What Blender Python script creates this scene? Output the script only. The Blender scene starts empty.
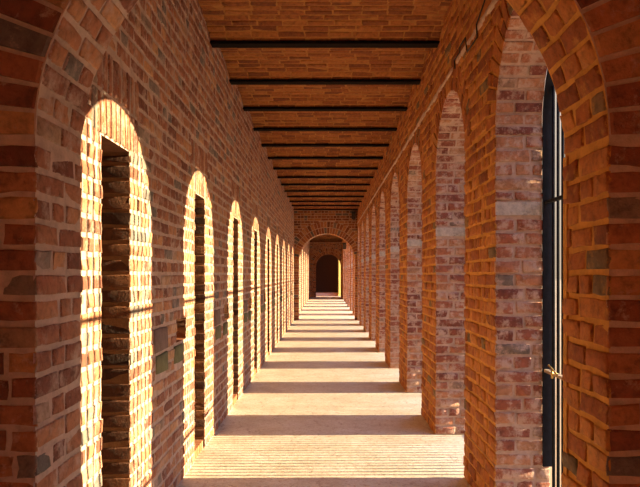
import bpy, math, random
R = random.Random(7)
S = bpy.context.scene
COL = S.collection
PI = math.pi

# ------------------------------------------------------------------ measures (metres)
EYE = 1.55
XL, XR = -1.085, 1.065          # corridor faces of the left wall and of the arcade
XO = 1.355                      # outer face of the arcade
PITCH, PIER, RAD = 2.115, 0.845, 0.635
SPRING = 2.485
TOP = 4.05
CH = 0.0865                     # brick course
BEAM_Z = 3.72
SEG1 = [3.89 + PITCH * k for k in range(8)]      # near corners of the piers
PITCH2, RAD2 = 2.95, 0.88
SEG2 = [23.45 + PITCH2 * k for k in range(6)]
PIER2 = PITCH2 - 2 * RAD2
CROSS_A, CROSS_B, CROSS_C, THICK = 2.07, 21.05, 42.0, 0.38
ROOM_END = 55.0

# ------------------------------------------------------------------ materials
def newmat(name):
    m = bpy.data.materials.new(name); m.use_nodes = True
    nt = m.node_tree
    for n in list(nt.nodes):
        nt.nodes.remove(n)
    out = nt.nodes.new('ShaderNodeOutputMaterial')
    b = nt.nodes.new('ShaderNodeBsdfPrincipled')
    nt.links.new(b.outputs[0], out.inputs[0])
    return m, nt, b

def noise(nt, scale, detail=4, rough=0.6, vec=None):
    n = nt.nodes.new('ShaderNodeTexNoise')
    n.inputs['Scale'].default_value = scale
    n.inputs['Detail'].default_value = detail
    n.inputs['Roughness'].default_value = rough
    if vec is not None:
        nt.links.new(vec, n.inputs['Vector'])
    return n

def ramp(nt, fac, stops, interp='LINEAR'):
    r = nt.nodes.new('ShaderNodeValToRGB')
    r.color_ramp.interpolation = interp
    e = r.color_ramp.elements
    while len(e) < len(stops):
        e.new(0.5)
    for i, (p, c) in enumerate(stops):
        e[i].position = p
        e[i].color = (c[0], c[1], c[2], 1) if isinstance(c, (tuple, list)) else (c, c, c, 1)
    nt.links.new(fac, r.inputs[0])
    return r

def mix(nt, fac, a, b, mode='MIX'):
    m = nt.nodes.new('ShaderNodeMix'); m.data_type = 'RGBA'; m.blend_type = mode
    for sock, v in ((m.inputs[0], fac), (m.inputs[6], a), (m.inputs[7], b)):
        if isinstance(v, (int, float)):
            sock.default_value = v
        elif isinstance(v, tuple):
            sock.default_value = (v[0], v[1], v[2], 1)
        else:
            nt.links.new(v, sock)
    return m.outputs[2]

def bump(nt, height, strength, dist, bsdf, prev=None):
    b = nt.nodes.new('ShaderNodeBump')
    b.inputs['Strength'].default_value = strength
    b.inputs['Distance'].default_value = dist
    nt.links.new(height, b.inputs['Height'])
    if prev is not None:
        nt.links.new(prev, b.inputs['Normal'])
    if bsdf is not None:
        nt.links.new(b.outputs[0], bsdf.inputs['Normal'])
    return b.outputs[0]

def objvec(nt):
    return nt.nodes.new('ShaderNodeTexCoord').outputs['Object']

MORTAR = (0.60, 0.43, 0.30)

def brick_mat(name, stops, smear=(0.58, 0.72), mortar=MORTAR, rimt=0.62):
    m, nt, b = newmat(name)
    v = objvec(nt)
    at = nt.nodes.new('ShaderNodeAttribute'); at.attribute_name = 'tone'
    base = ramp(nt, at.outputs['Fac'], stops)
    n1 = noise(nt, 26, 5, 0.65, v)
    dark = ramp(nt, n1.outputs['Fac'], [(0.3, 0.55), (0.5, 1.0), (0.72, 1.25)])
    c = mix(nt, 1.0, base.outputs[0], dark.outputs[0], 'MULTIPLY')
    n2 = noise(nt, 9, 6, 0.75, v)
    sm = ramp(nt, n2.outputs['Fac'], [(smear[0], 0.0), (smear[1], 0.85)])
    c = mix(nt, sm.outputs[0], c, mortar)
    # mortar smeared over the brick's rim with a ragged outline
    ed = nt.nodes.new('ShaderNodeAttribute'); ed.attribute_name = 'rim'
    n5 = noise(nt, 30, 7, 0.8, v)
    ma = nt.nodes.new('ShaderNodeMath'); ma.operation = 'MULTIPLY_ADD'
    nt.links.new(n5.outputs['Fac'], ma.inputs[0]); ma.inputs[1].default_value = 1.9
    nt.links.new(ed.outputs['Fac'], ma.inputs[2])
    rm = nt.nodes.new('ShaderNodeMapRange'); rm.clamp = True
    nt.links.new(ma.outputs[0], rm.inputs['Value'])
    rm.inputs['From Min'].default_value = rimt + 0.2; rm.inputs['From Max'].default_value = rimt + 0.34
    rm.inputs['To Min'].default_value = 1.0; rm.inputs['To Max'].default_value = 0.0
    mm = noise(nt, 14, 6, 0.7, v)
    mc = ramp(nt, mm.outputs['Fac'], [(0.3, tuple(x * 0.68 for x in mortar)), (0.55, mortar), (0.75, tuple(min(1, x * 1.2) for x in mortar))])
    c = mix(nt, rm.outputs[0], c, mc.outputs[0])
    nt.links.new(c, b.inputs['Base Color'])
    b.inputs['Roughness'].default_value = 0.85
    n3 = noise(nt, 60, 6, 0.7, v)
    p = bump(nt, n3.outputs['Fac'], 0.8, 0.009, None)
    n4 = noise(nt, 17, 4, 0.6, v)
    bump(nt, n4.outputs['Fac'], 0.8, 0.016, b, p)
    return m

STOPS = [(0.0, (0.17, 0.055, 0.028)), (0.22, (0.30, 0.095, 0.04)), (0.5, (0.39, 0.14, 0.055)),
         (0.75, (0.48, 0.20, 0.075)), (0.88, (0.56, 0.28, 0.10)), (0.93, (0.25, 0.18, 0.13)), (1.0, (0.12, 0.11, 0.10))]
M_BRICK = brick_mat('weathered_red_brick', STOPS)
M_LEFT_MORTAR = None
STOPS_L = [(0.0, (0.20, 0.075, 0.05)), (0.22, (0.31, 0.12, 0.07)), (0.5, (0.40, 0.17, 0.095)),
           (0.75, (0.50, 0.24, 0.12)), (0.86, (0.58, 0.33, 0.17)), (0.92, (0.26, 0.21, 0.18)), (1.0, (0.15, 0.14, 0.135))]
M_BRICK_L = brick_mat('skylit_old_brick', STOPS_L, smear=(0.50, 0.68), mortar=(0.58, 0.44, 0.37), rimt=0.84)  # pinkish skylight tint put into the left brick and its mortar smear
M_BRICK_R = brick_mat('bounce_orange_brick', [(0, (0.22, 0.06, 0.015)), (0.3, (0.35, 0.105, 0.022)), (0.7, (0.47, 0.17, 0.035)), (0.93, (0.52, 0.22, 0.05)), (0.95, (0.20, 0.13, 0.06)), (1, (0.16, 0.11, 0.06))],
                      smear=(0.54, 0.72), mortar=(0.62, 0.31, 0.06), rimt=0.75)  # orange bounce light put into the arcade brick's colour
M_BRICK_PIER = brick_mat('pier_brick', [(0, (0.20, 0.055, 0.04)), (0.5, (0.36, 0.12, 0.07)), (0.85, (0.5, 0.24, 0.13)), (1, (0.2, 0.16, 0.14))], smear=(0.48, 0.58), mortar=(0.60, 0.43, 0.36), rimt=0.86)
M_BRICK_JAMB = brick_mat('recess_shade_brick', [(0, (0.05, 0.017, 0.007)), (0.6, (0.11, 0.037, 0.013)), (1, (0.20, 0.075, 0.025))], smear=(0.64, 0.8), mortar=(0.30, 0.16, 0.07), rimt=0.55)  # shade inside the recess put into its brick colour
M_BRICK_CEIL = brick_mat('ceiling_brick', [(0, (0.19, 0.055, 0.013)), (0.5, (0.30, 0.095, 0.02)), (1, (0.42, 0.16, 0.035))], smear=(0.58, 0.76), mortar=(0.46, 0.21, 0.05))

def mortar_mat(name, col):
    m, nt, b = newmat(name)
    v = objvec(nt)
    n = noise(nt, 14, 6, 0.7, v)
    c = ramp(nt, n.outputs['Fac'], [(0.3, tuple(x * 0.68 for x in col)), (0.55, col), (0.75, tuple(min(1, x * 1.2) for x in col))])
    nt.links.new(c.outputs[0], b.inputs['Base Color'])
    b.inputs['Roughness'].default_value = 0.95
    n2 = noise(nt, 70, 5, 0.7, v)
    bump(nt, n2.outputs['Fac'], 0.8, 0.006, b)
    return m
M_MORTAR = mortar_mat('lime_mortar', MORTAR)
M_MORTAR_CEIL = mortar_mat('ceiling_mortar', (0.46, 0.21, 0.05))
M_MORTAR_L = mortar_mat('skylit_pale_mortar', (0.58, 0.44, 0.37))  # mortar carrying the pinkish skylight tint
M_MORTAR_R = mortar_mat('bounce_orange_mortar', (0.62, 0.31, 0.06))  # mortar with the orange bounce light in its colour
M_MORTAR_PIER = mortar_mat('pier_mortar', (0.58, 0.42, 0.35))
M_PLASTER = mortar_mat('pale_plaster', (0.62, 0.47, 0.36))
M_PALE = brick_mat('pale_stone', [(0, (0.40, 0.36, 0.34)), (1, (0.50, 0.46, 0.43))], smear=(0.45, 0.6), mortar=(0.62, 0.56, 0.52))
M_GREY = mortar_mat('grey_stone', (0.22, 0.15, 0.13))
M_MOSS = mortar_mat('mossy_stone', (0.19, 0.19, 0.10))

def plain_brick():
    m, nt, b = newmat('plain_brickwork')
    v = objvec(nt)
    n = noise(nt, 7, 5, 0.7, v)
    c = ramp(nt, n.outputs['Fac'], [(0.3, (0.34, 0.11, 0.045)), (0.6, (0.46, 0.18, 0.08)), (0.75, MORTAR)])
    nt.links.new(c.outputs[0], b.inputs['Base Color'])
    b.inputs['Roughness'].default_value = 0.9
    return m
M_PLAIN = plain_brick()

def floor_mat():
    m, nt, b = newmat('worn_cement_floor')
    v = objvec(nt)
    mp = nt.nodes.new('ShaderNodeMapping'); mp.inputs['Scale'].default_value = (1.0, 1.6, 1)
    nt.links.new(v, mp.inputs['Vector'])
    n = noise(nt, 2.2, 8, 0.7, mp.outputs[0])
    base = ramp(nt, n.outputs['Fac'], [(0.3, (0.55, 0.49, 0.41)), (0.5, (0.69, 0.64, 0.55)), (0.7, (0.78, 0.75, 0.71))])
    n2 = noise(nt, 22, 6, 0.8, v)
    sp = ramp(nt, n2.outputs['Fac'], [(0.52, 0.0), (0.64, 0.75)])
    c = mix(nt, sp.outputs[0], base.outputs[0], (0.42, 0.25, 0.15))
    # short scratches and cracks
    w = nt.nodes.new('ShaderNodeTexVoronoi'); w.feature = 'DISTANCE_TO_EDGE'; w.inputs['Scale'].default_value = 5.5
    dn = noise(nt, 6, 4, 0.7, v)
    dv = mix(nt, 0.12, v, dn.outputs['Color'])
    nt.links.new(dv, w.inputs['Vector'])
    cr = ramp(nt, w.outputs['Distance'], [(0.0, 1.0), (0.022, 0.0)])
    gate = noise(nt, 4.5, 3, 0.5, v)
    g = ramp(nt, gate.outputs['Fac'], [(0.50, 0.0), (0.58, 0.7)])
    f = mix(nt, 1.0, cr.outputs[0], g.outputs[0], 'MULTIPLY')
    c = mix(nt, f, c, (0.26, 0.14, 0.08))
    fl = noise(nt, 60, 5, 0.8, v)
    fr_ = ramp(nt, fl.outputs['Fac'], [(0.35, 0.78), (0.6, 1.06)])
    c = mix(nt, 1.0, c, fr_.outputs[0], 'MULTIPLY')
    nt.links.new(c, b.inputs['Base Color'])
    b.inputs['Roughness'].default_value = 0.62
    st = nt.nodes.new('ShaderNodeMapping'); st.inputs['Scale'].default_value = (0.35, 3.0, 1); nt.links.new(v, st.inputs['Vector'])
    h = noise(nt, 14, 8, 0.8, st.outputs[0])
    p = bump(nt, h.outputs['Fac'], 0.35, 0.005, None)
    h2 = noise(nt, 3.5, 4, 0.6, v)
    bump(nt, h2.outputs['Fac'], 0.35, 0.02, b, p)
    return m
M_JAMBMORTAR = mortar_mat('recess_shade_mortar', (0.30, 0.16, 0.07))  # recess shade put into the mortar colour
M_JAMBPLAIN = mortar_mat('recess_shade_brickwork', (0.20, 0.08, 0.035))  # flat dark colour carrying the shade inside recesses and niches
M_FLOOR = floor_mat()

def simple(name, col, rough=0.6, metal=0.0, nscale=30, var=0.35):
    m, nt, b = newmat(name)
    n = noise(nt, nscale, 4, 0.6, objvec(nt))
    c = ramp(nt, n.outputs['Fac'], [(0.3, tuple(x * (1 - var) for x in col)), (0.7, tuple(min(1, x * (1 + var)) for x in col))])
    nt.links.new(c.outputs[0], b.inputs['Base Color'])
    b.inputs['Roughness'].default_value = rough
    b.inputs['Metallic'].default_value = metal
    if rough >= 0.7:
        b.inputs['Specular IOR Level'].default_value = 0.15
    return m
M_BEAM = simple('dark_iron_beam', (0.007, 0.0035, 0.0025), 0.9)
M_IRON = simple('black_painted_iron', (0.012, 0.014, 0.02), 0.7)
M_SUNLIT_IRON = simple('sunlit_pale_iron', (0.42, 0.34, 0.26), 0.6)  # sunlight on the lower crossbar put into its pale colour
M_BRASS = simple('brass_latch', (0.62, 0.42, 0.14), 0.4, 0.6)
M_CABLE = simple('black_cable', (0.02, 0.015, 0.012), 0.6)
M_GROUND = simple('dry_ground', (0.36, 0.27, 0.16), 0.95, 0, 0.6, 0.25)
M_DOOR = simple('ochre_painted_wood', (0.36, 0.28, 0.06), 0.6)
M_DARKDOOR = simple('dark_brown_wood', (0.07, 0.035, 0.02), 0.6)
M_LAMP = simple('dark_lamp_body', (0.02, 0.015, 0.012), 0.5)
M_GLASS = simple('lamp_lens', (0.10, 0.085, 0.07), 0.2)

# ------------------------------------------------------------------ mesh builder
class MB:
    def __init__(s):
        s.v = []; s.f = []; s.m = []; s.t = []; s.sm = []; s.mats = []; s.rim = {}
    def mi(s, mat):
        if mat not in s.mats:
            s.mats.append(mat)
        return s.mats.index(mat)
    def face(s, pts, mat, tone=0.5, smooth=False):
        b = len(s.v); s.v.extend(pts); s.f.append(tuple(range(b, b + len(pts))))
        s.m.append(s.mi(mat)); s.t.append(tone); s.sm.append(smooth)
    def box(s, a, b, mat, tone=0.5, skip=()):
        (x0, y0, z0), (x1, y1, z1) = a, b
        i = len(s.v)
        s.v.extend([(x0, y0, z0), (x1, y0, z0), (x1, y1, z0), (x0, y1, z0), (x0, y0, z1), (x1, y0, z1), (x1, y1, z1), (x0, y1, z1)])
        F = {'bottom': (0, 3, 2, 1), 'top': (4, 5, 6, 7), 'near': (0, 1, 5, 4), 'far': (2, 3, 7, 6), 'left': (3, 0, 4, 7), 'right': (1, 2, 6, 5)}
        for k, q in F.items():
            if k in skip:
                continue
            s.f.append(tuple(i + j for j in q)); s.m.append(s.mi(mat)); s.t.append(tone); s.sm.append(False)
    def brick(s, fr, u0, u1, v0, v1, mat, detail, h=None, tone=None, sv=1.0):
        soft = mat in (M_BRICK_L, M_BRICK_JAMB)
        if u1 - u0 < 0.012 or v1 - v0 < 0.012:
            return
        t = R.random() if tone is None else tone
        h = (R.uniform(0.002, 0.008) if soft else R.uniform(0.003, 0.013)) if h is None else h
        j = 0.003 if soft else 0.005
        mi = s.mi(mat)
        b = len(s.v)
        if detail:
            um, vm = (u0 + u1) / 2, (v0 + v1) / 2
            P = [(u0, v0), (um, v0), (u1, v0), (u1, vm), (u1, v1), (um, v1), (u0, v1), (u0, vm)]
            P = [(p + R.uniform(-j, j), q + R.uniform(-j, j) * sv) for p, q in P]
            ins = R.uniform(0.004, 0.008)
            L = max(u1 - u0, 1e-4); H = max(v1 - v0, 1e-4)
            k1u, k1v = 1 - 0.5 * ins / L, 1 - 0.5 * ins / H
            k2u, k2v = 1 - 2.6 * ins / L, 1 - 2.6 * ins * sv / H
            tilt = (R.uniform(-.003, .003), R.uniform(-.003, .003))
            for ri, (ku, kv, hh) in enumerate(((1, 1, -0.004), (k1u, k1v, h * 0.65), (k2u, k2v, h))):
                for p, q in P:
                    x, y = um + (p - um) * ku, vm + (q - vm) * kv
                    e = 0 if hh < 0 else R.uniform(-0.0015, 0.0015) + tilt[0] * (p - um) / L * 2 + tilt[1] * (q - vm) / H * 2
                    s.rim[len(s.v)] = (0.0, 0.22, 0.5)[ri]
                    s.v.append(fr(x, y, hh + e))
            s.v.append(fr(um, vm, h + R.uniform(-0.001, 0.002)))
            for r in range(2):
                for i in range(8):
                    a = b + r * 8 + i; c = b + r * 8 + (i + 1) % 8
                    s.f.append((a, c, c + 8, a + 8)); s.m.append(mi); s.t.append(t); s.sm.append(True)
            for i in range(0, 8, 2):
                s.f.append((b + 16 + (i - 1) % 8, b + 16 + i, b + 16 + (i + 1) % 8, b + 24)); s.m.append(mi); s.t.append(t); s.sm.append(True)
        else:
            j = 0.002
            P = [(u0, v0), (u1, v0), (u1, v1), (u0, v1)]
            P = [(p + R.uniform(-j, j), q + R.uniform(-j, j) * sv) for p, q in P]
            um, vm = (u0 + u1) / 2, (v0 + v1) / 2
            for p, q in P:
                s.rim[len(s.v)] = 0.0
                s.v.append(fr(p, q, -0.003))
            k = 0.9
            for p, q in P:
                s.rim[len(s.v)] = 0.35
                s.v.append(fr(um + (p - um) * 0.95, vm + (q - vm) * k, h))
            for i in range(4):
                a = b + i; c = b + (i + 1) % 4
                s.f.append((a, c, c + 4, a + 4)); s.m.append(mi); s.t.append(t); s.sm.append(False)
            s.f.append((b + 4, b + 5, b + 6, b + 7)); s.m.append(mi); s.t.append(t); s.sm.append(False)
    def build(s, name, parent=None, origin=None):
        me = bpy.data.meshes.new(name)
        v = s.v
        if origin:
            v = [(p[0] - origin[0], p[1] - origin[1], p[2] - origin[2]) for p in v]
        me.from_pydata(v, [], s.f)
        for m in s.mats:
            me.materials.append(m)
        me.polygons.foreach_set('material_index', s.m)
        me.polygons.foreach_set('use_smooth', s.sm)
        a = me.attributes.new('tone', 'FLOAT', 'FACE')
        a.data.foreach_set('value', s.t)
        if s.rim:
            rv = [1.0] * len(s.v)
            for k_, q_ in s.rim.items():
                rv[k_] = q_
            a = me.attributes.new('rim', 'FLOAT', 'POINT')
            a.data.foreach_set('value', rv)
        me.update()
        o = bpy.data.objects.new(name, me); COL.objects.link(o)
        if parent:
            o.parent = parent
        elif origin:
            o.location = origin
        return o

def lay(mb, fr, spans, z0, z1, mat, detail, ch=CH, joint=0.018, parity=0, base_h=0.0, wide=False):
    """courses of alternating headers and stretchers; spans(zmid) gives the u intervals"""
    n0 = int(round(z0 / ch)); i = n0
    while i * ch < z1 - 0.02:
        a, b = max(z0, i * ch), min(z1, (i + 1) * ch)
        zm = (a + b) / 2
        for (ua, ub) in spans(zm):
            u = ua; first = True
            while u < ub - 0.02:
                head = (i + parity) % 2 == 0
                w = 0.118 if head else 0.232
                if R.random() < 0.12:
                    w = 0.118 if not head else 0.19
                if first and not head:
                    w = R.choice((0.232, 0.17))
                if wide:
                    w = 0.3
                w *= R.uniform(0.93, 1.07)
                first = False
                e = u + w
                if ub - e < 0.06:
                    e = ub
                dt = detail(u, zm) if callable(detail) else detail
                jz = R.uniform(-0.002, 0.002)
                p0 = u + (joint / 2 if u > ua + 1e-6 else -0.004)
                p1 = e - (joint / 2 if e < ub - 1e-6 else -0.004)
                f2 = fr if base_h == 0 else (lambda uu, vv, hh: fr(uu, vv, hh + base_h))
                mb.brick(f2, p0, p1, a + joint / 2 + jz, b - joint / 2 + jz, mat, dt)
                u = e
        i += 1

def tag(o, label=None, cat=None, group=None, kind=None):
    if label: o['label'] = label
    if cat: o['category'] = cat
    if group: o['group'] = group
    if kind: o['kind'] = kind
    return o

def empty(name, loc):
    o = bpy.data.objects.new(name, None); COL.objects.link(o)
    o.location = loc; o.empty_display_size = 0.2
    return o

# ------------------------------------------------------------------ floor and ground
mb = MB()
xs = [XL - 0.45, XL, -0.5, 0, 0.5, XR, XO + 0.10]
ys = [-4.2, -2, 0, 2.0] + [2.0 + 0.5 * i for i in range(1, 107)]
for i in range(len(xs) - 1):
    for k in range(len(ys) - 1):
        mb.face([(xs[i], ys[k], 0), (xs[i + 1], ys[k], 0), (xs[i + 1], ys[k + 1], 0), (xs[i], ys[k + 1], 0)], M_FLOOR)
mb.face([(XO + 0.10, -4.2, 0), (XO + 0.10, -4.2, -0.16), (XO + 0.10, 55, -0.16), (XO + 0.10, 55, 0)], M_PLAIN)
tag(mb.build('floor'), kind='structure')
mb = MB()
mb.face([(XO + 0.10, -40, -0.15), (160, -40, -0.15), (160, 190, -0.15), (XO + 0.10, 190, -0.15)], M_GROUND)
tag(mb.build('ground'), kind='structure')

# ------------------------------------------------------------------ left wall with door recesses and niches
NS = 9
starts = [y - 2 * RAD for y in SEG1 + [SEG1[-1] + PITCH]] + [y - 2 * RAD2 for y in SEG2]
piers = SEG1 + SEG2
REC = (0.37, 0.81); REC_Z = (0.0, 2.225); REC_D = 0.36
NI = (0.60, 0.93); NI_Z = (1.055, 1.235); NI_D = 0.13
recs = [(s + REC[0], s + REC[1]) for s in starts]
nis = [(p + NI[0], p + NI[1]) for p in piers]
LY0, LY1 = CROSS_A + THICK, CROSS_C
frL = lambda u, v, h: (XL + h, u, v)

mb = MB()
holes = sorted([(a, b, REC_Z[0], REC_Z[1]) for a, b in recs] + [(a, b, NI_Z[0], NI_Z[1]) for a, b in nis])
y = LY0 - THICK
for (a, b, z0, z1) in holes:
    mb.face([(XL, y, 0), (XL, a, 0), (XL, a, TOP), (XL, y, TOP)], M_MORTAR_L)
    if z0 > 0:
        mb.face([(XL, a, 0), (XL, b, 0), (XL, b, z0), (XL, a, z0)], M_MORTAR_L)
    mb.face([(XL, a, z1), (XL, b, z1), (XL, b, TOP), (XL, a, TOP)], M_MORTAR_L)
    y = b
    d = REC_D if z0 == 0 else NI_D
    x = XL - d
    mt = M_MORTAR_L
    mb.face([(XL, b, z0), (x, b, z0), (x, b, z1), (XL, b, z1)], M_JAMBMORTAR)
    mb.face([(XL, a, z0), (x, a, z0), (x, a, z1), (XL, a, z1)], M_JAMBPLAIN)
    mb.face([(x, a, z0), (x, b, z0), (x, b, z1), (x, a, z1)], M_DARKDOOR if z0 == 0 else M_JAMBPLAIN)  # dark recess back is unseen, added to keep bounce off the jamb
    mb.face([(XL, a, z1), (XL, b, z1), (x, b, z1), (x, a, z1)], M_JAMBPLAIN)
    if z0 > 0:
        mb.face([(XL, a, z0), (XL, b, z0), (x, b, z0), (x, a, z0)], M_PLAIN)
    # bricks of the far jamb, the side one sees
    frJ = (lambda bb: (lambda u, v, h: (u, bb - h, v)))(b)
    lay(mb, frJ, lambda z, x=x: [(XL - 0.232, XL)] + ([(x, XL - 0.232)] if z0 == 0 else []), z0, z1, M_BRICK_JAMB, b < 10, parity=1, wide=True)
    if z0 == 0:   # low worn sill
        mb.box((x, a, 0), (XL - 0.012, b, 0.075), M_PLAIN, skip=('bottom',))
mb.face([(XL, y, 0), (XL, LY1, 0), (XL, LY1, TOP), (XL, y, TOP)], M_MORTAR_L)

SOL = 0.215
def left_spans(z):
    cut = []
    for (a, b) in recs:
        if z < REC_Z[1]:
            cut.append((a, b))
        elif z < REC_Z[1] + 2 * SOL:
            cut.append((a - 0.13, b + 0.13))
    for (a, b) in nis:
        if NI_Z[0] < z < NI_Z[1]:
            cut.append((a, b))
    for p in piers:
        if 1.04 < z < 1.21:
            cut.append((p + 0.0, p + 0.32))
        if 0.90 < z < 1.04:
            cut.append((p + 0.05, p + 0.32)); cut.append((p + 0.52, p + 0.80))
    cut += [(CROSS_B, CROSS_B + THICK)]
    cut.sort()
    out = []; u = LY0
    for a, b in cut:
        if a > u + 0.02:
            out.append((u, a))
        u = max(u, b)
    out.append((u, LY1))
    return out
lay(mb, frL, left_spans, 0, TOP - 0.1, M_BRICK_L, lambda u, z: u < 10, joint=0.021)
for (a, b) in recs:      # two rings of upright bricks over every recess
    for r in range(2):
        z0 = REC_Z[1] + r * SOL; u = a - 0.13
        while u < b + 0.12:
            mb.brick(frL, u + 0.006, u + 0.066, z0 + 0.008, z0 + SOL - 0.008, M_BRICK_L, u < 9)
            u += 0.072
wl = tag(mb.build('wall_left'), kind='structure')
def stone(name, y0, y1, z0, z1, mat, label):
    m = MB()
    m.brick(frL, y0 + 0.008, y1 - 0.008, z0 + 0.008, z1 - 0.008, mat, True, h=0.014)
    o = m.build(name, wl); o['label'] = label
for p in SEG1:
    stone('stone_block', p, p + 0.32, 1.04, 1.21, M_GREY, 'dark grey stone block')
    stone('stone_block', p + 0.05, p + 0.32, 0.90, 1.04, M_MOSS, 'mossy green stone block')
    stone('stone_block', p + 0.52, p + 0.80, 0.90, 1.04, M_MOSS, 'mossy green stone block below the niche')

# ------------------------------------------------------------------ arcade wall above the piers
frR = lambda u, v, h: (XR - h, u, v)
RING = 0.225
NA = 22
mb = MB()
centres = [s + RAD for s in starts[:NS]] + [s + RAD2 for s in starts[NS:]]
def arcade(mb, cs, ya, yb, RAD):
    """inner face, outer face and arch soffits between ya and yb"""
    y = ya
    for c in cs:
        for X in (XR, XO):
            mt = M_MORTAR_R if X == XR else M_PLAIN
            mb.face([(X, y, SPRING), (X, c - RAD, SPRING), (X, c - RAD, TOP), (X, y, TOP)], mt)
            for i in range(NA):
                t0, t1 = PI * i / NA, PI * (i + 1) / NA
                a = (c - RAD * math.cos(t0), SPRING + RAD * math.sin(t0)); b = (c - RAD * math.cos(t1), SPRING + RAD * math.sin(t1))
                mb.face([(X, a[0], a[1]), (X, b[0], b[1]), (X, b[0], TOP), (X, a[0], TOP)], mt)
        for i in range(NA):
            t0, t1 = PI * i / NA, PI * (i + 1) / NA
            a = (c - RAD * math.cos(t0), SPRING + RAD * math.sin(t0)); b = (c - RAD * math.cos(t1), SPRING + RAD * math.sin(t1))
            mb.face([(XR, a[0], a[1]), (XR, b[0], b[1]), (XO, b[0], b[1]), (XO, a[0], a[1])], M_MORTAR_PIER)
        y = c + RAD
        near = c < 10
        # voussoirs on the corridor face
        n = int(PI * (RAD + 0.08) / 0.082)
        frV = lambda u, v, h: (XR - h, c - v * math.cos(u), SPRING + v * math.sin(u))
        for i in range(n):
            t0, t1 = PI * i / n, PI * (i + 1) / n
            g = 0.007 / RAD
            k = RAD + (0.113 if i % 2 else RING)
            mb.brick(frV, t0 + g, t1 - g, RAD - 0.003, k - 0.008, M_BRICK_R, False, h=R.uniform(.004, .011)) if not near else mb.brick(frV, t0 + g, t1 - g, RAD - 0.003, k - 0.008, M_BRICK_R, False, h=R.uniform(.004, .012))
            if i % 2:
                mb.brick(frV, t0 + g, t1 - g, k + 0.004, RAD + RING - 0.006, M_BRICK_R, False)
        # soffit bricks
        frS = lambda u, v, h: (u, c - (RAD - h) * math.cos(v), SPRING + (RAD - h) * math.sin(v))
        for i in range(n):
            t0, t1 = PI * i / n, PI * (i + 1) / n
            g = 0.0075 / RAD
            cuts = [XR, XR + 0.112 if i % 2 else XR + 0.178, XO]
            for q in range(2):
                mb.brick(frS, cuts[q] + (0.006 if q else -0.003), cuts[q + 1] - (0.006 if q == 0 else 0), t0 + g, t1 - g, M_BRICK_PIER, False, h=R.uniform(.003, .011))
    for X in (XR, XO):
        mb.face([(X, y, SPRING), (X, yb, SPRING), (X, yb, TOP), (X, y, TOP)], M_MORTAR_R if X == XR else M_PLAIN)
arcade(mb, centres[:NS], LY0, CROSS_B, RAD)
arcade(mb, centres[NS:], CROSS_B, CROSS_C, RAD2)
def right_spans(z):
    cut = [(CROSS_B, CROSS_B + THICK)]
    for c in centres:
        rr = (RAD if c < CROSS_B else RAD2) + RING
        if z - SPRING < rr:
            w = math.sqrt(max(0, rr * rr - (z - SPRING) ** 2))
            cut.append((c - w, c + w))
    cut.sort(); out = []; u = LY0
    for a, b in cut:
        if a > u + 0.02:
            out.append((u, a))
        u = max(u, b)
    out.append((u, LY1))
    return out
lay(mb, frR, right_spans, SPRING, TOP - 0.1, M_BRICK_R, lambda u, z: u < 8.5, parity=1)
# masonry below the springing that is not a pier: beside the cross walls
def stub(y0, y1):
    mb.face([(XR, y0, 0), (XR, y1, 0), (XR, y1, SPRING), (XR, y0, SPRING)], M_MORTAR_R)
    mb.face([(XO, y0, 0), (XO, y1, 0), (XO, y1, SPRING), (XO, y0, SPRING)], M_PLAIN)
    mb.face([(XR, y0, 0), (XO, y0, 0), (XO, y0, SPRING), (XR, y0, SPRING)], M_MORTAR_R)
    mb.face([(XR, y1, 0), (XO, y1, 0), (XO, y1, SPRING), (XR, y1, SPRING)], M_MORTAR_R)
    lay(mb, frR, lambda z: [(y0, min(y1, CROSS_B))] if y0 < CROSS_B < y1 else [(y0, y1)], 0, SPRING, M_BRICK_R, False)
    lay(mb, lambda u, v, h: (u, y0 - h, v), lambda z: [(XR, XO)], 0, SPRING, M_BRICK_PIER, False)
stub(CROSS_A + THICK, starts[0])
stub(SEG1[-1] + PITCH, starts[NS])
stub(SEG2[-1] + PIER2, CROSS_C)
tag(mb.build('wall_right'), kind='structure')

# irregular pale plaster line above the arches
mb = MB()
for (ya, yb) in ((LY0 + 0.02, CROSS_B - 0.02),):
    y = ya; z = 3.262
    while y < yb:
        L = R.uniform(0.12, 0.3); e = min(y + L, yb)
        if R.random() < 0.93:
            z0, z1 = z - R.uniform(0.014, 0.03), z + R.uniform(0.012, 0.028)
            mb.brick(frR, y, e + 0.01, z0, z1, M_PLASTER, True, h=R.uniform(0.015, 0.022))
        y = e
tag(mb.build('trim_1'), kind='structure')

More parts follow.
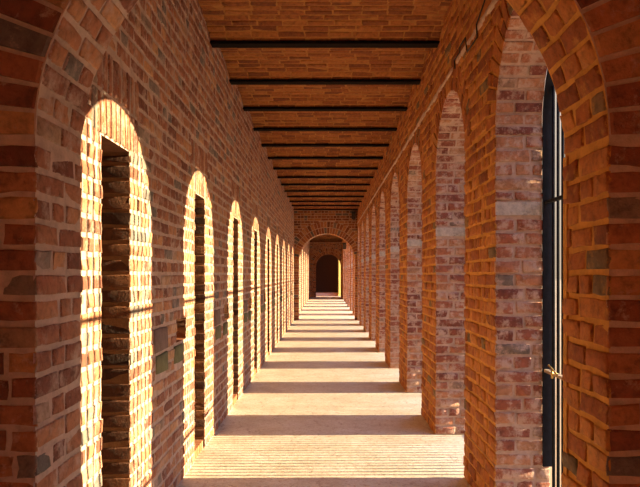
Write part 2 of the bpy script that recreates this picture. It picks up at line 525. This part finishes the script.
# ------------------------------------------------------------------ piers
ORD = ['nearest', 'second', 'third', 'fourth', 'fifth', 'sixth', 'seventh', 'eighth', 'ninth']
def pier(y0, idx, seg):
    y1 = y0 + (PIER if seg == 1 else PIER2)
    root = empty('brick_pier', (XR, y0, 0))
    org = (XR, y0, 0)
    near = y0 < 9
    m = MB()
    Z0 = 4 * CH
    def loc(o):
        o.parent = root
        return o
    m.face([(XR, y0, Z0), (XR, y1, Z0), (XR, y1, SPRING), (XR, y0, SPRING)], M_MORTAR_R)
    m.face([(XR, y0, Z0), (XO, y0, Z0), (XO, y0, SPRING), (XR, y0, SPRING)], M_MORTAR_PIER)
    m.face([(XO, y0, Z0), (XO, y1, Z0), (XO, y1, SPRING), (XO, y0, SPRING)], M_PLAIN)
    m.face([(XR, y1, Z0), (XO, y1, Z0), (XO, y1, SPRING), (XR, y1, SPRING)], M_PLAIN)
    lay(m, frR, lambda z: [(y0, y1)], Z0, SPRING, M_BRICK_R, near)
    frN = lambda u, v, h: (u, y0 - h, v)
    band = (1.915, 2.012)
    lay(m, frN, lambda z: [(XR, XO)], Z0, band[0] + 0.002, M_BRICK_PIER, near, parity=1)
    lay(m, frN, lambda z: [(XR, XO)], band[1], SPRING, M_BRICK_PIER, near, parity=1)
    m.build('shaft', root, org)
    m = MB()
    e = 0.006
    xo = XO + 0.045
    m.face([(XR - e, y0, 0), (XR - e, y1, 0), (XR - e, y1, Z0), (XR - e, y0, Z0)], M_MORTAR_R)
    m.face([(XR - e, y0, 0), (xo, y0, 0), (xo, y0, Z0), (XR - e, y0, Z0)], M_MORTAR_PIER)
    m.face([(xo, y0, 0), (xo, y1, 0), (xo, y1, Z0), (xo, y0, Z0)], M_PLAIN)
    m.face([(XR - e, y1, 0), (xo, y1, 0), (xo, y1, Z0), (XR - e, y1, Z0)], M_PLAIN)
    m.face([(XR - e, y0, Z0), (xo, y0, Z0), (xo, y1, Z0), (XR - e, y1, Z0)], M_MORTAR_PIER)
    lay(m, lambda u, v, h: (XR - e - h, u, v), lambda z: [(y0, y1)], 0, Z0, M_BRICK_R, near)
    lay(m, lambda u, v, h: (u, y0 - h, v), lambda z: [(XR, xo)], 0, Z0, M_BRICK_PIER, near)
    m.build('plinth', root, org)
    m = MB()
    m.box((XR - 0.003, y0 - 0.011, band[0] + 0.006), (XO - 0.003, y0, band[1] - 0.008), M_PALE)
    o = m.build('stone_band', root, org); o['label'] = 'pale stone band'
    if seg == 1:
        lab = '%s brick pier of the sunlit arcade on the right of the corridor' % (('nearest' if idx == 0 else ORD[idx] + ' nearest'))
        if idx == 7:
            lab = 'brick pier on the right, last one before the far cross arch'
        tag(root, lab, 'pier', 'brick piers of the arcade')
    else:
        tag(root, 'brick pier of the arcade seen beyond the far cross arch', 'pier', 'brick piers beyond the cross arch')
for i, y in enumerate(SEG1):
    pier(y, i, 1)
for i, y in enumerate(SEG2):
    pier(y, i, 2)

# ------------------------------------------------------------------ iron grilles in the arches
def tube(m, p, q, r, mat, n=6):
    import mathutils
    P, Q = mathutils.Vector(p), mathutils.Vector(q)
    d = (Q - P).normalized()
    a = d.orthogonal().normalized(); b = d.cross(a)
    i = len(m.v)
    for c in (P, Q):
        for k in range(n):
            t = 2 * PI * k / n
            m.v.append(tuple(c + a * (r * math.cos(t)) + b * (r * math.sin(t))))
    for k in range(n):
        m.f.append((i + k, i + (k + 1) % n, i + n + (k + 1) % n, i + n + k)); m.m.append(m.mi(mat)); m.t.append(0.5); m.sm.append(True)
    m.f.append(tuple(i + k for k in reversed(range(n)))); m.f.append(tuple(i + n + k for k in range(n)))
    for _ in range(2):
        m.m.append(m.mi(mat)); m.t.append(0.5); m.sm.append(False)

GX0, GX1, GXC = XO + 0.0005, XO + 0.062, XO + 0.046
def make_grille():
    root = empty('iron_grille', (0, 0, 0))        # local y measured from the arch centre, base on the sill
    m = MB()
    ft = 0.016
    for s in (-1, 1):
        a, b = sorted((s * (RAD - 0.002), s * (RAD - 0.002 - ft)))
        m.box((GX0, a, 4 * CH + 0.004), (GX1, b, SPRING), M_IRON)
    for i in range(NA):
        t0, t1 = PI * i / NA, PI * (i + 1) / NA
        pts = []
        for r in (RAD - 0.002, RAD - 0.002 - ft):
            for t in (t0, t1):
                pts.append((-r * math.cos(t), SPRING + r * math.sin(t)))
        (a, b, c, d) = pts
        m.face([(GX0, a[0], a[1]), (GX0, b[0], b[1]), (GX0, d[0], d[1]), (GX0, c[0], c[1])], M_IRON)
        m.face([(GX1, a[0], a[1]), (GX1, b[0], b[1]), (GX1, d[0], d[1]), (GX1, c[0], c[1])], M_IRON)
        m.face([(GX0, c[0], c[1]), (GX0, d[0], d[1]), (GX1, d[0], d[1]), (GX1, c[0], c[1])], M_IRON)
        m.face([(GX0, a[0], a[1]), (GX0, b[0], b[1]), (GX1, b[0], b[1]), (GX1, a[0], a[1])], M_IRON)
    m.box((GX0, -RAD + 0.03, 0.0), (GX1, RAD - 0.03, 0.014), M_IRON)
    m.build('frame', root)
    nb = 16
    for i in range(nb):
        y = -RAD + 2 * RAD * (i + 1) / (nb + 1)
        zt = SPRING + math.sqrt(max(0, (RAD - 0.03) ** 2 - y * y))
        m = MB()
        tube(m, (0, 0, 0.012), (0, 0, zt), 0.0102, M_IRON)
        o = m.build('bar', root); o.location = (GXC, y, 0)
    for z in (0.95, 2.0):
        m = MB()
        m.box((GXC - 0.040, -RAD + 0.002 + ft, z - 0.009), (GXC - 0.012, RAD - 0.002 - ft, z + 0.009), M_SUNLIT_IRON if z < 1 else M_IRON)
        m.build('crossbar', root)
    return root
def copy_tree(o, parent=None):
    c = o.copy(); COL.objects.link(c)
    if parent:
        c.parent = parent
    for ch in list(o.children):
        copy_tree(ch, c)
    return c
proto = make_grille()
for i, c in enumerate(centres[:NS]):
    g = proto if i == 0 else copy_tree(proto)
    g.location = (0, c, 0)
    if i == 0:
        tag(g, 'black iron bar grille closing the nearest arch on the right', 'grille', 'iron grilles in the arches')
    elif i < NS:
        tag(g, 'iron bar grille in the %s arch on the right, hidden behind its pier' % ORD[i], 'grille', 'iron grilles in the arches')
m = MB()      # brass bolt on the lower crossbar of the nearest grille
tube(m, (GXC - 0.052, 3.62, 0.965), (GXC - 0.052, 3.76, 1.0), 0.006, M_BRASS, 8)
tube(m, (GXC - 0.052, 3.70, 0.93), (GXC - 0.052, 3.70, 0.98), 0.007, M_BRASS, 8)
lowbar = [c for c in proto.children if c.name.startswith('crossbar')][0]
b = m.build('bolt', lowbar); b.location = (0, -centres[0], 0); b['label'] = 'small brass bolt'

# ------------------------------------------------------------------ cross walls with an arch
def cross_wall(name, yf, cx, J, spring, xl, xr, ring_n, ring_w, near, bricks=True):
    m = MB()
    yb = yf + THICK
    x0, x1 = cx - J, cx + J
    n = 30
    for Y in (yf, yb):
        mt = M_MORTAR if Y == yf else M_PLAIN
        m.face([(xl, Y, 0), (x0, Y, 0), (x0, Y, spring), (xl, Y, spring)], mt)
        m.face([(xr, Y, 0), (x1, Y, 0), (x1, Y, spring), (xr, Y, spring)], mt)
        m.face([(xl, Y, spring), (x0, Y, spring), (x0, Y, TOP), (xl, Y, TOP)], mt)
        m.face([(xr, Y, spring), (x1, Y, spring), (x1, Y, TOP), (xr, Y, TOP)], mt)
        for i in range(n):
            t0, t1 = PI * i / n, PI * (i + 1) / n
            a = (cx - J * math.cos(t0), spring + J * math.sin(t0)); b = (cx - J * math.cos(t1), spring + J * math.sin(t1))
            m.face([(a[0], Y, a[1]), (b[0], Y, b[1]), (b[0], Y, TOP), (a[0], Y, TOP)], mt)
    for i in range(n):
        t0, t1 = PI * i / n, PI * (i + 1) / n
        a = (cx - J * math.cos(t0), spring + J * math.sin(t0)); b = (cx - J * math.cos(t1), spring + J * math.sin(t1))
        m.face([(a[0], yf, a[1]), (b[0], yf, b[1]), (b[0], yb, b[1]), (a[0], yb, a[1])], M_MORTAR_L if i < n / 2 else M_MORTAR_R)  # soffit halves coloured with skylight pink and bounce orange
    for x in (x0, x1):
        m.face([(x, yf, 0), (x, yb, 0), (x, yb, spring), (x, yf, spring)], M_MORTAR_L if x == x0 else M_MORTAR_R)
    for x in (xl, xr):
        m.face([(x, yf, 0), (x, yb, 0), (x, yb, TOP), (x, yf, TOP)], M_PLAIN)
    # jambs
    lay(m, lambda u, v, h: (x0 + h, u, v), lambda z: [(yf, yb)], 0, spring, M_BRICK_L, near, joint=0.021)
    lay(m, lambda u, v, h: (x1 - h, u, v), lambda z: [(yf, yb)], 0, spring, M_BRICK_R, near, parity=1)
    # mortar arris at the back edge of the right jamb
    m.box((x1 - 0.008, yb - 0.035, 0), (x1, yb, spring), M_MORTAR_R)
    # front face
    frF = lambda u, v, h: (u, yf - h, v)
    rr = J + ring_n * ring_w
    def sp(z):
        if z < spring:
            return [(xl, x0), (x1, xr)]
        w2 = rr * rr - (z - spring) ** 2
        if w2 <= 0:
            return [(xl, xr)]
        w = math.sqrt(w2); o = []
        if cx - w > xl + 0.03: o.append((xl, cx - w))
        if cx + w < xr - 0.03: o.append((cx + w, xr))
        return o
    lay(m, frF, sp, 0, TOP - 0.02, M_BRICK, near)
    nn = int(PI * J / 0.084)
    frV = lambda u, v, h: (cx - v * math.cos(u), yf - h, spring + v * math.sin(u))
    for r in range(ring_n):
        ra = J + r * ring_w
        for i in range(nn):
            t0, t1 = PI * i / nn, PI * (i + 1) / nn
            g = 0.007 / J
            lim = ra + ring_w
            # stay inside the wall's width
            tm = (t0 + t1) / 2
            ext = abs(math.cos(tm))
            if cx + ext * lim > xr or cx - ext * lim < xl:
                side = (xr - cx) if math.cos(tm) < 0 else (cx - xl)
                lim = min(lim, side / max(ext, 1e-3))
            if lim - ra > 0.03:
                m.brick(frV, t0 + g, t1 - g, ra + 0.002, lim - 0.012, M_BRICK, False, h=R.uniform(.005, .012))
    frS = lambda u, v, h: (cx - (J - h) * math.cos(v), u, spring + (J - h) * math.sin(v))
    for i in range(nn):
        t0, t1 = PI * i / nn, PI * (i + 1) / nn
        g = 0.0085 / J
        cuts = [yf, yf + 0.115, yf + 0.26, yb] if i % 2 else [yf, yf + 0.19, yb]
        for q in range(len(cuts) - 1):
            m.brick(frS, cuts[q] + 0.007, cuts[q + 1] - 0.007, t0 + g, t1 - g, M_BRICK_L if i < nn / 2 else M_BRICK_R, near, h=R.uniform(.003, .012), sv=1 / J)
    return tag(m.build(name), kind='structure')
cross_wall('wall_front', CROSS_A, -0.013, 0.958, 2.01, -1.5, 1.5, 1, 0.23, True)
cross_wall('wall_middle', CROSS_B, 0.03, 0.965, 1.975, XL, XR, 2, 0.21, False)
cross_wall('wall_back', CROSS_C, 0.16, 0.85, 2.08, XL, XR, 2, 0.21, False)

# ------------------------------------------------------------------ ceiling: shallow brick vaults between iron beams
BEAMS = [2.52 + 0.03 + 1.145 * i for i in range(0, 17)]
off = 5.85 - BEAMS[3]
BEAMS = [b + off for b in BEAMS if b + off < CROSS_B - 0.1 and b + off > LY0]
BEAMS2 = [CROSS_B + THICK + 0.9 + 1.15 * i for i in range(17)]
def vault(m, y0, y1, detail):
    c = y1 - y0; rise = 0.125
    rad = (c * c / 4 + rise * rise) / (2 * rise)
    half = math.asin(c / 2 / rad); ym = (y0 + y1) / 2; zc = BEAM_Z + 0.012 + rise - rad
    fr = lambda u, v, h: (u, ym + (rad - h) * math.sin(v / rad), zc + (rad - h) * math.cos(v / rad))
    L = rad * half * 2
    n = 10
    for i in range(n):
        a, b = -L / 2 + L * i / n, -L / 2 + L * (i + 1) / n
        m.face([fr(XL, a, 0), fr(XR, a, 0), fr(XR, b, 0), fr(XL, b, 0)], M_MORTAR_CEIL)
    k = max(1, round(L / 0.078)); w = L / k
    for i in range(k):
        a = -L / 2 + i * w
        u = XL - (R.uniform(0, 0.12))
        while u < XR:
            e = u + 0.235 * R.uniform(0.92, 1.08)
            p0, p1 = max(u + 0.006, XL + 0.002), min(e - 0.006, XR - 0.002)
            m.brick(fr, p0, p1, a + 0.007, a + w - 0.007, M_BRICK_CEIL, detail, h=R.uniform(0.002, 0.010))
            u = e
m = MB()
edges = [LY0 - 0.0] + BEAMS + [CROSS_B]
for a, b in zip(edges[:-1], edges[1:]):
    vault(m, a, b, b < 9.5)
edges = [CROSS_B + THICK] + BEAMS2 + [CROSS_C]
for a, b in zip(edges[:-1], edges[1:]):
    if b - a > 0.2:
        vault(m, a, b, False)
m.box((-1.7, -4.3, TOP), (1.7, 55.3, TOP + 0.2), M_PLAIN)
tag(m.build('ceiling'), kind='structure')

def make_beam():
    m = MB()
    m.box((XL, -0.055, BEAM_Z - 0.012), (XR, 0.055, BEAM_Z + 0.014), M_BEAM)
    m.box((XL, -0.006, BEAM_Z + 0.014), (XR, 0.006, BEAM_Z + 0.10), M_BEAM)
    m.box((XL, -0.04, BEAM_Z + 0.10), (XR, 0.04, BEAM_Z + 0.112), M_BEAM)
    return m.build('iron_beam')
bp = None
names = ['nearest', 'second nearest', 'third nearest', 'fourth nearest', 'fifth nearest', 'sixth nearest', 'seventh nearest', 'eighth nearest', 'ninth nearest',
         'tenth nearest', 'eleventh nearest', 'twelfth nearest', 'thirteenth nearest', 'fourteenth nearest']
j = 0
for y in BEAMS + BEAMS2:
    if bp is None:
        bp = make_beam(); o = bp
    else:
        o = bp.copy(); COL.objects.link(o)
    o.location = (0, y, 0)
    if y < 5.0:
        tag(o, 'dark iron ceiling beam just over the near cross arch', 'beam', 'iron ceiling beams', 'thing')
    elif y < CROSS_B:
        tag(o, '%s of the dark iron beams seen crossing the brick ceiling' % names[j], 'beam', 'iron ceiling beams', 'thing'); j += 1
    else:
        tag(o, 'dark iron ceiling beam beyond the far cross arch', 'beam', 'iron beams beyond the cross arch', 'thing')

# ------------------------------------------------------------------ room behind the far arch
m = MB()
m.face([(XL, CROSS_C + THICK, 0), (XL, ROOM_END, 0), (XL, ROOM_END, TOP), (XL, CROSS_C + THICK, TOP)], M_PLAIN)
for a, b, z0 in ((CROSS_C + THICK, 43.2, 0), (44.3, 46, 0), (43.2, 44.3, 2.7), (46, 52, 3.0), (46, 52, -1), (52, ROOM_END, 0)):  # wide high opening is unseen, added to light the end room
    zt = 1.6 if z0 < 0 else TOP
    z0 = max(z0, 0)
    m.face([(XR + 0.1, a, z0), (XR + 0.1, b, z0), (XR + 0.1, b, zt), (XR + 0.1, a, zt)], M_PLAIN)
m.box((XL, ROOM_END, 0), (XR + 0.1, ROOM_END + 0.2, TOP), M_PLAIN)
tag(m.build('wall_end'), kind='structure')
m = MB()
m.box((-1.0, ROOM_END - 0.06, 0), (1.05, ROOM_END - 0.002, 3.5), M_DARKDOOR)
for x in (-0.35, 0.35):
    m.box((x, ROOM_END - 0.075, 0.05), (x + 0.02, ROOM_END - 0.06, 3.4), M_DARKDOOR)
tag(m.build('door_1'), kind='structure')
m = MB()
import mathutils
m.box((-0.30, 0, 0.01), (0, 0.04, 2.65), M_DOOR)
m.box((-0.27, -0.012, 0.2), (-0.04, 0.0, 1.2), M_DOOR)
m.box((-0.27, -0.012, 1.35), (-0.04, 0.0, 2.5), M_DOOR)
o = m.build('door_leaf'); o.location = (XR + 0.085, 44.28, 0); o.rotation_euler = (0, 0, math.radians(28))
tag(o, 'narrow ochre yellow door leaf standing open at the far end of the corridor', 'door', kind='thing')

# ------------------------------------------------------------------ space behind the camera (closed, one arch-high opening added on the right for sun bounce)
m = MB()
m.face([(-1.5, -4.2, 0), (-1.5, CROSS_A, 0), (-1.5, CROSS_A, TOP), (-1.5, -4.2, TOP)], M_PLAIN)
for a, b, z0 in ((-4.2, -2.6, 0), (-1.2, CROSS_A, 0), (-2.6, -1.2, 3.0)):
    m.face([(1.5, a, z0), (1.5, b, z0), (1.5, b, TOP), (1.5, a, TOP)], M_PLAIN)
m.face([(-1.5, -4.2, 0), (1.5, -4.2, 0), (1.5, -4.2, TOP), (-1.5, -4.2, TOP)], M_PLAIN)
tag(m.build('wall_rear'), kind='structure')

# ------------------------------------------------------------------ small fixtures
def lamp(x, y, z, s, label):
    root = empty('wall_lamp', (x, y, z))
    m = MB(); m.box((-0.06 * s, -0.14 * s, -0.11 * s), (0.06 * s, 0.02 * s, 0.11 * s), M_LAMP)
    m.box((-0.075 * s, -0.16 * s, 0.10 * s), (0.075 * s, 0.02 * s, 0.13 * s), M_LAMP)
    m.build('lamp_body', root)
    m = MB(); m.box((-0.045 * s, -0.15 * s, -0.09 * s), (0.045 * s, -0.14 * s, 0.07 * s), M_GLASS); m.build('lens', root)
    m = MB(); tube(m, (0, -0.02 * s, 0.0), (0.14 * s, 0.0, 0.04), 0.014, M_LAMP, 8); m.build('bracket', root)
    tag(root, label, 'lamp')
lamp(0.93, 20.95, 3.53, 1.0, 'small dark lamp under the ceiling beside the far cross arch')
lamp(0.92, 31.0, 2.96, 1.35, 'dark lamp on the right wall seen through the far cross arch')

pts = [(3.80, 3.40), (4.08, 3.36), (4.31, 3.29), (4.30, 3.195), (4.60, 3.20), (4.66, 3.33), (4.84, 3.335), (4.86, 3.29), (5.06, 3.30), (5.04, 3.225)]
m = MB()
for (y0, z0), (y1, z1) in zip(pts[:-1], pts[1:]):
    tube(m, (XR - 0.018, y0, z0), (XR - 0.018, y1, z1), 0.0055, M_CABLE, 8)
o = m.build('electric_cable')  # electric cable fixed along the wall
tag(o, 'thin black cord stepping along the bricks above the arches on the right', 'cable')

# ------------------------------------------------------------------ light
tan_e = 0.268
d = mathutils.Vector((-1.0, -0.012, -tan_e))
sun = bpy.data.lights.new('sun', 'SUN'); sun.energy = 22.0; sun.color = (1.0, 0.76, 0.41); sun.angle = math.radians(0.45)
so = bpy.data.objects.new('sun', sun); COL.objects.link(so)
so.rotation_euler = d.to_track_quat('-Z', 'Y').to_euler()
w = bpy.data.worlds.new('sky'); S.world = w; w.use_nodes = True
nt = w.node_tree
bg = nt.nodes['Background']
tc = nt.nodes.new('ShaderNodeTexCoord'); sx = nt.nodes.new('ShaderNodeSeparateXYZ')
nt.links.new(tc.outputs['Generated'], sx.inputs[0])
rp = ramp(nt, sx.outputs['Z'], [(0.0, (0.25, 0.19, 0.135)), (0.27, (0.30, 0.25, 0.21)), (0.42, (0.80, 0.80, 1.0)), (1.0, (0.40, 0.52, 1.0))])
nt.links.new(rp.outputs[0], bg.inputs[0]); bg.inputs[1].default_value = 2.9

# ------------------------------------------------------------------ camera
cam = bpy.data.cameras.new('camera'); co = bpy.data.objects.new('camera', cam); COL.objects.link(co)
co.location = (0, 0, EYE); co.rotation_euler = (PI / 2, 0, 0)
cam.sensor_width = 36; cam.sensor_fit = 'HORIZONTAL'; cam.lens = 620 / 640 * 36
cam.shift_x = -6 / 640; cam.shift_y = 31 / 640
cam.clip_start = 0.05; cam.clip_end = 400
S.camera = co
vs = S.view_settings
S.display_settings.display_device = 'sRGB'
vs.view_transform = 'Standard'; vs.look = 'None'; vs.gamma = 1; vs.use_curve_mapping = False; vs.exposure = 0.0
S.cycles.use_denoising = True
S.cycles.max_bounces = 10; S.cycles.diffuse_bounces = 8
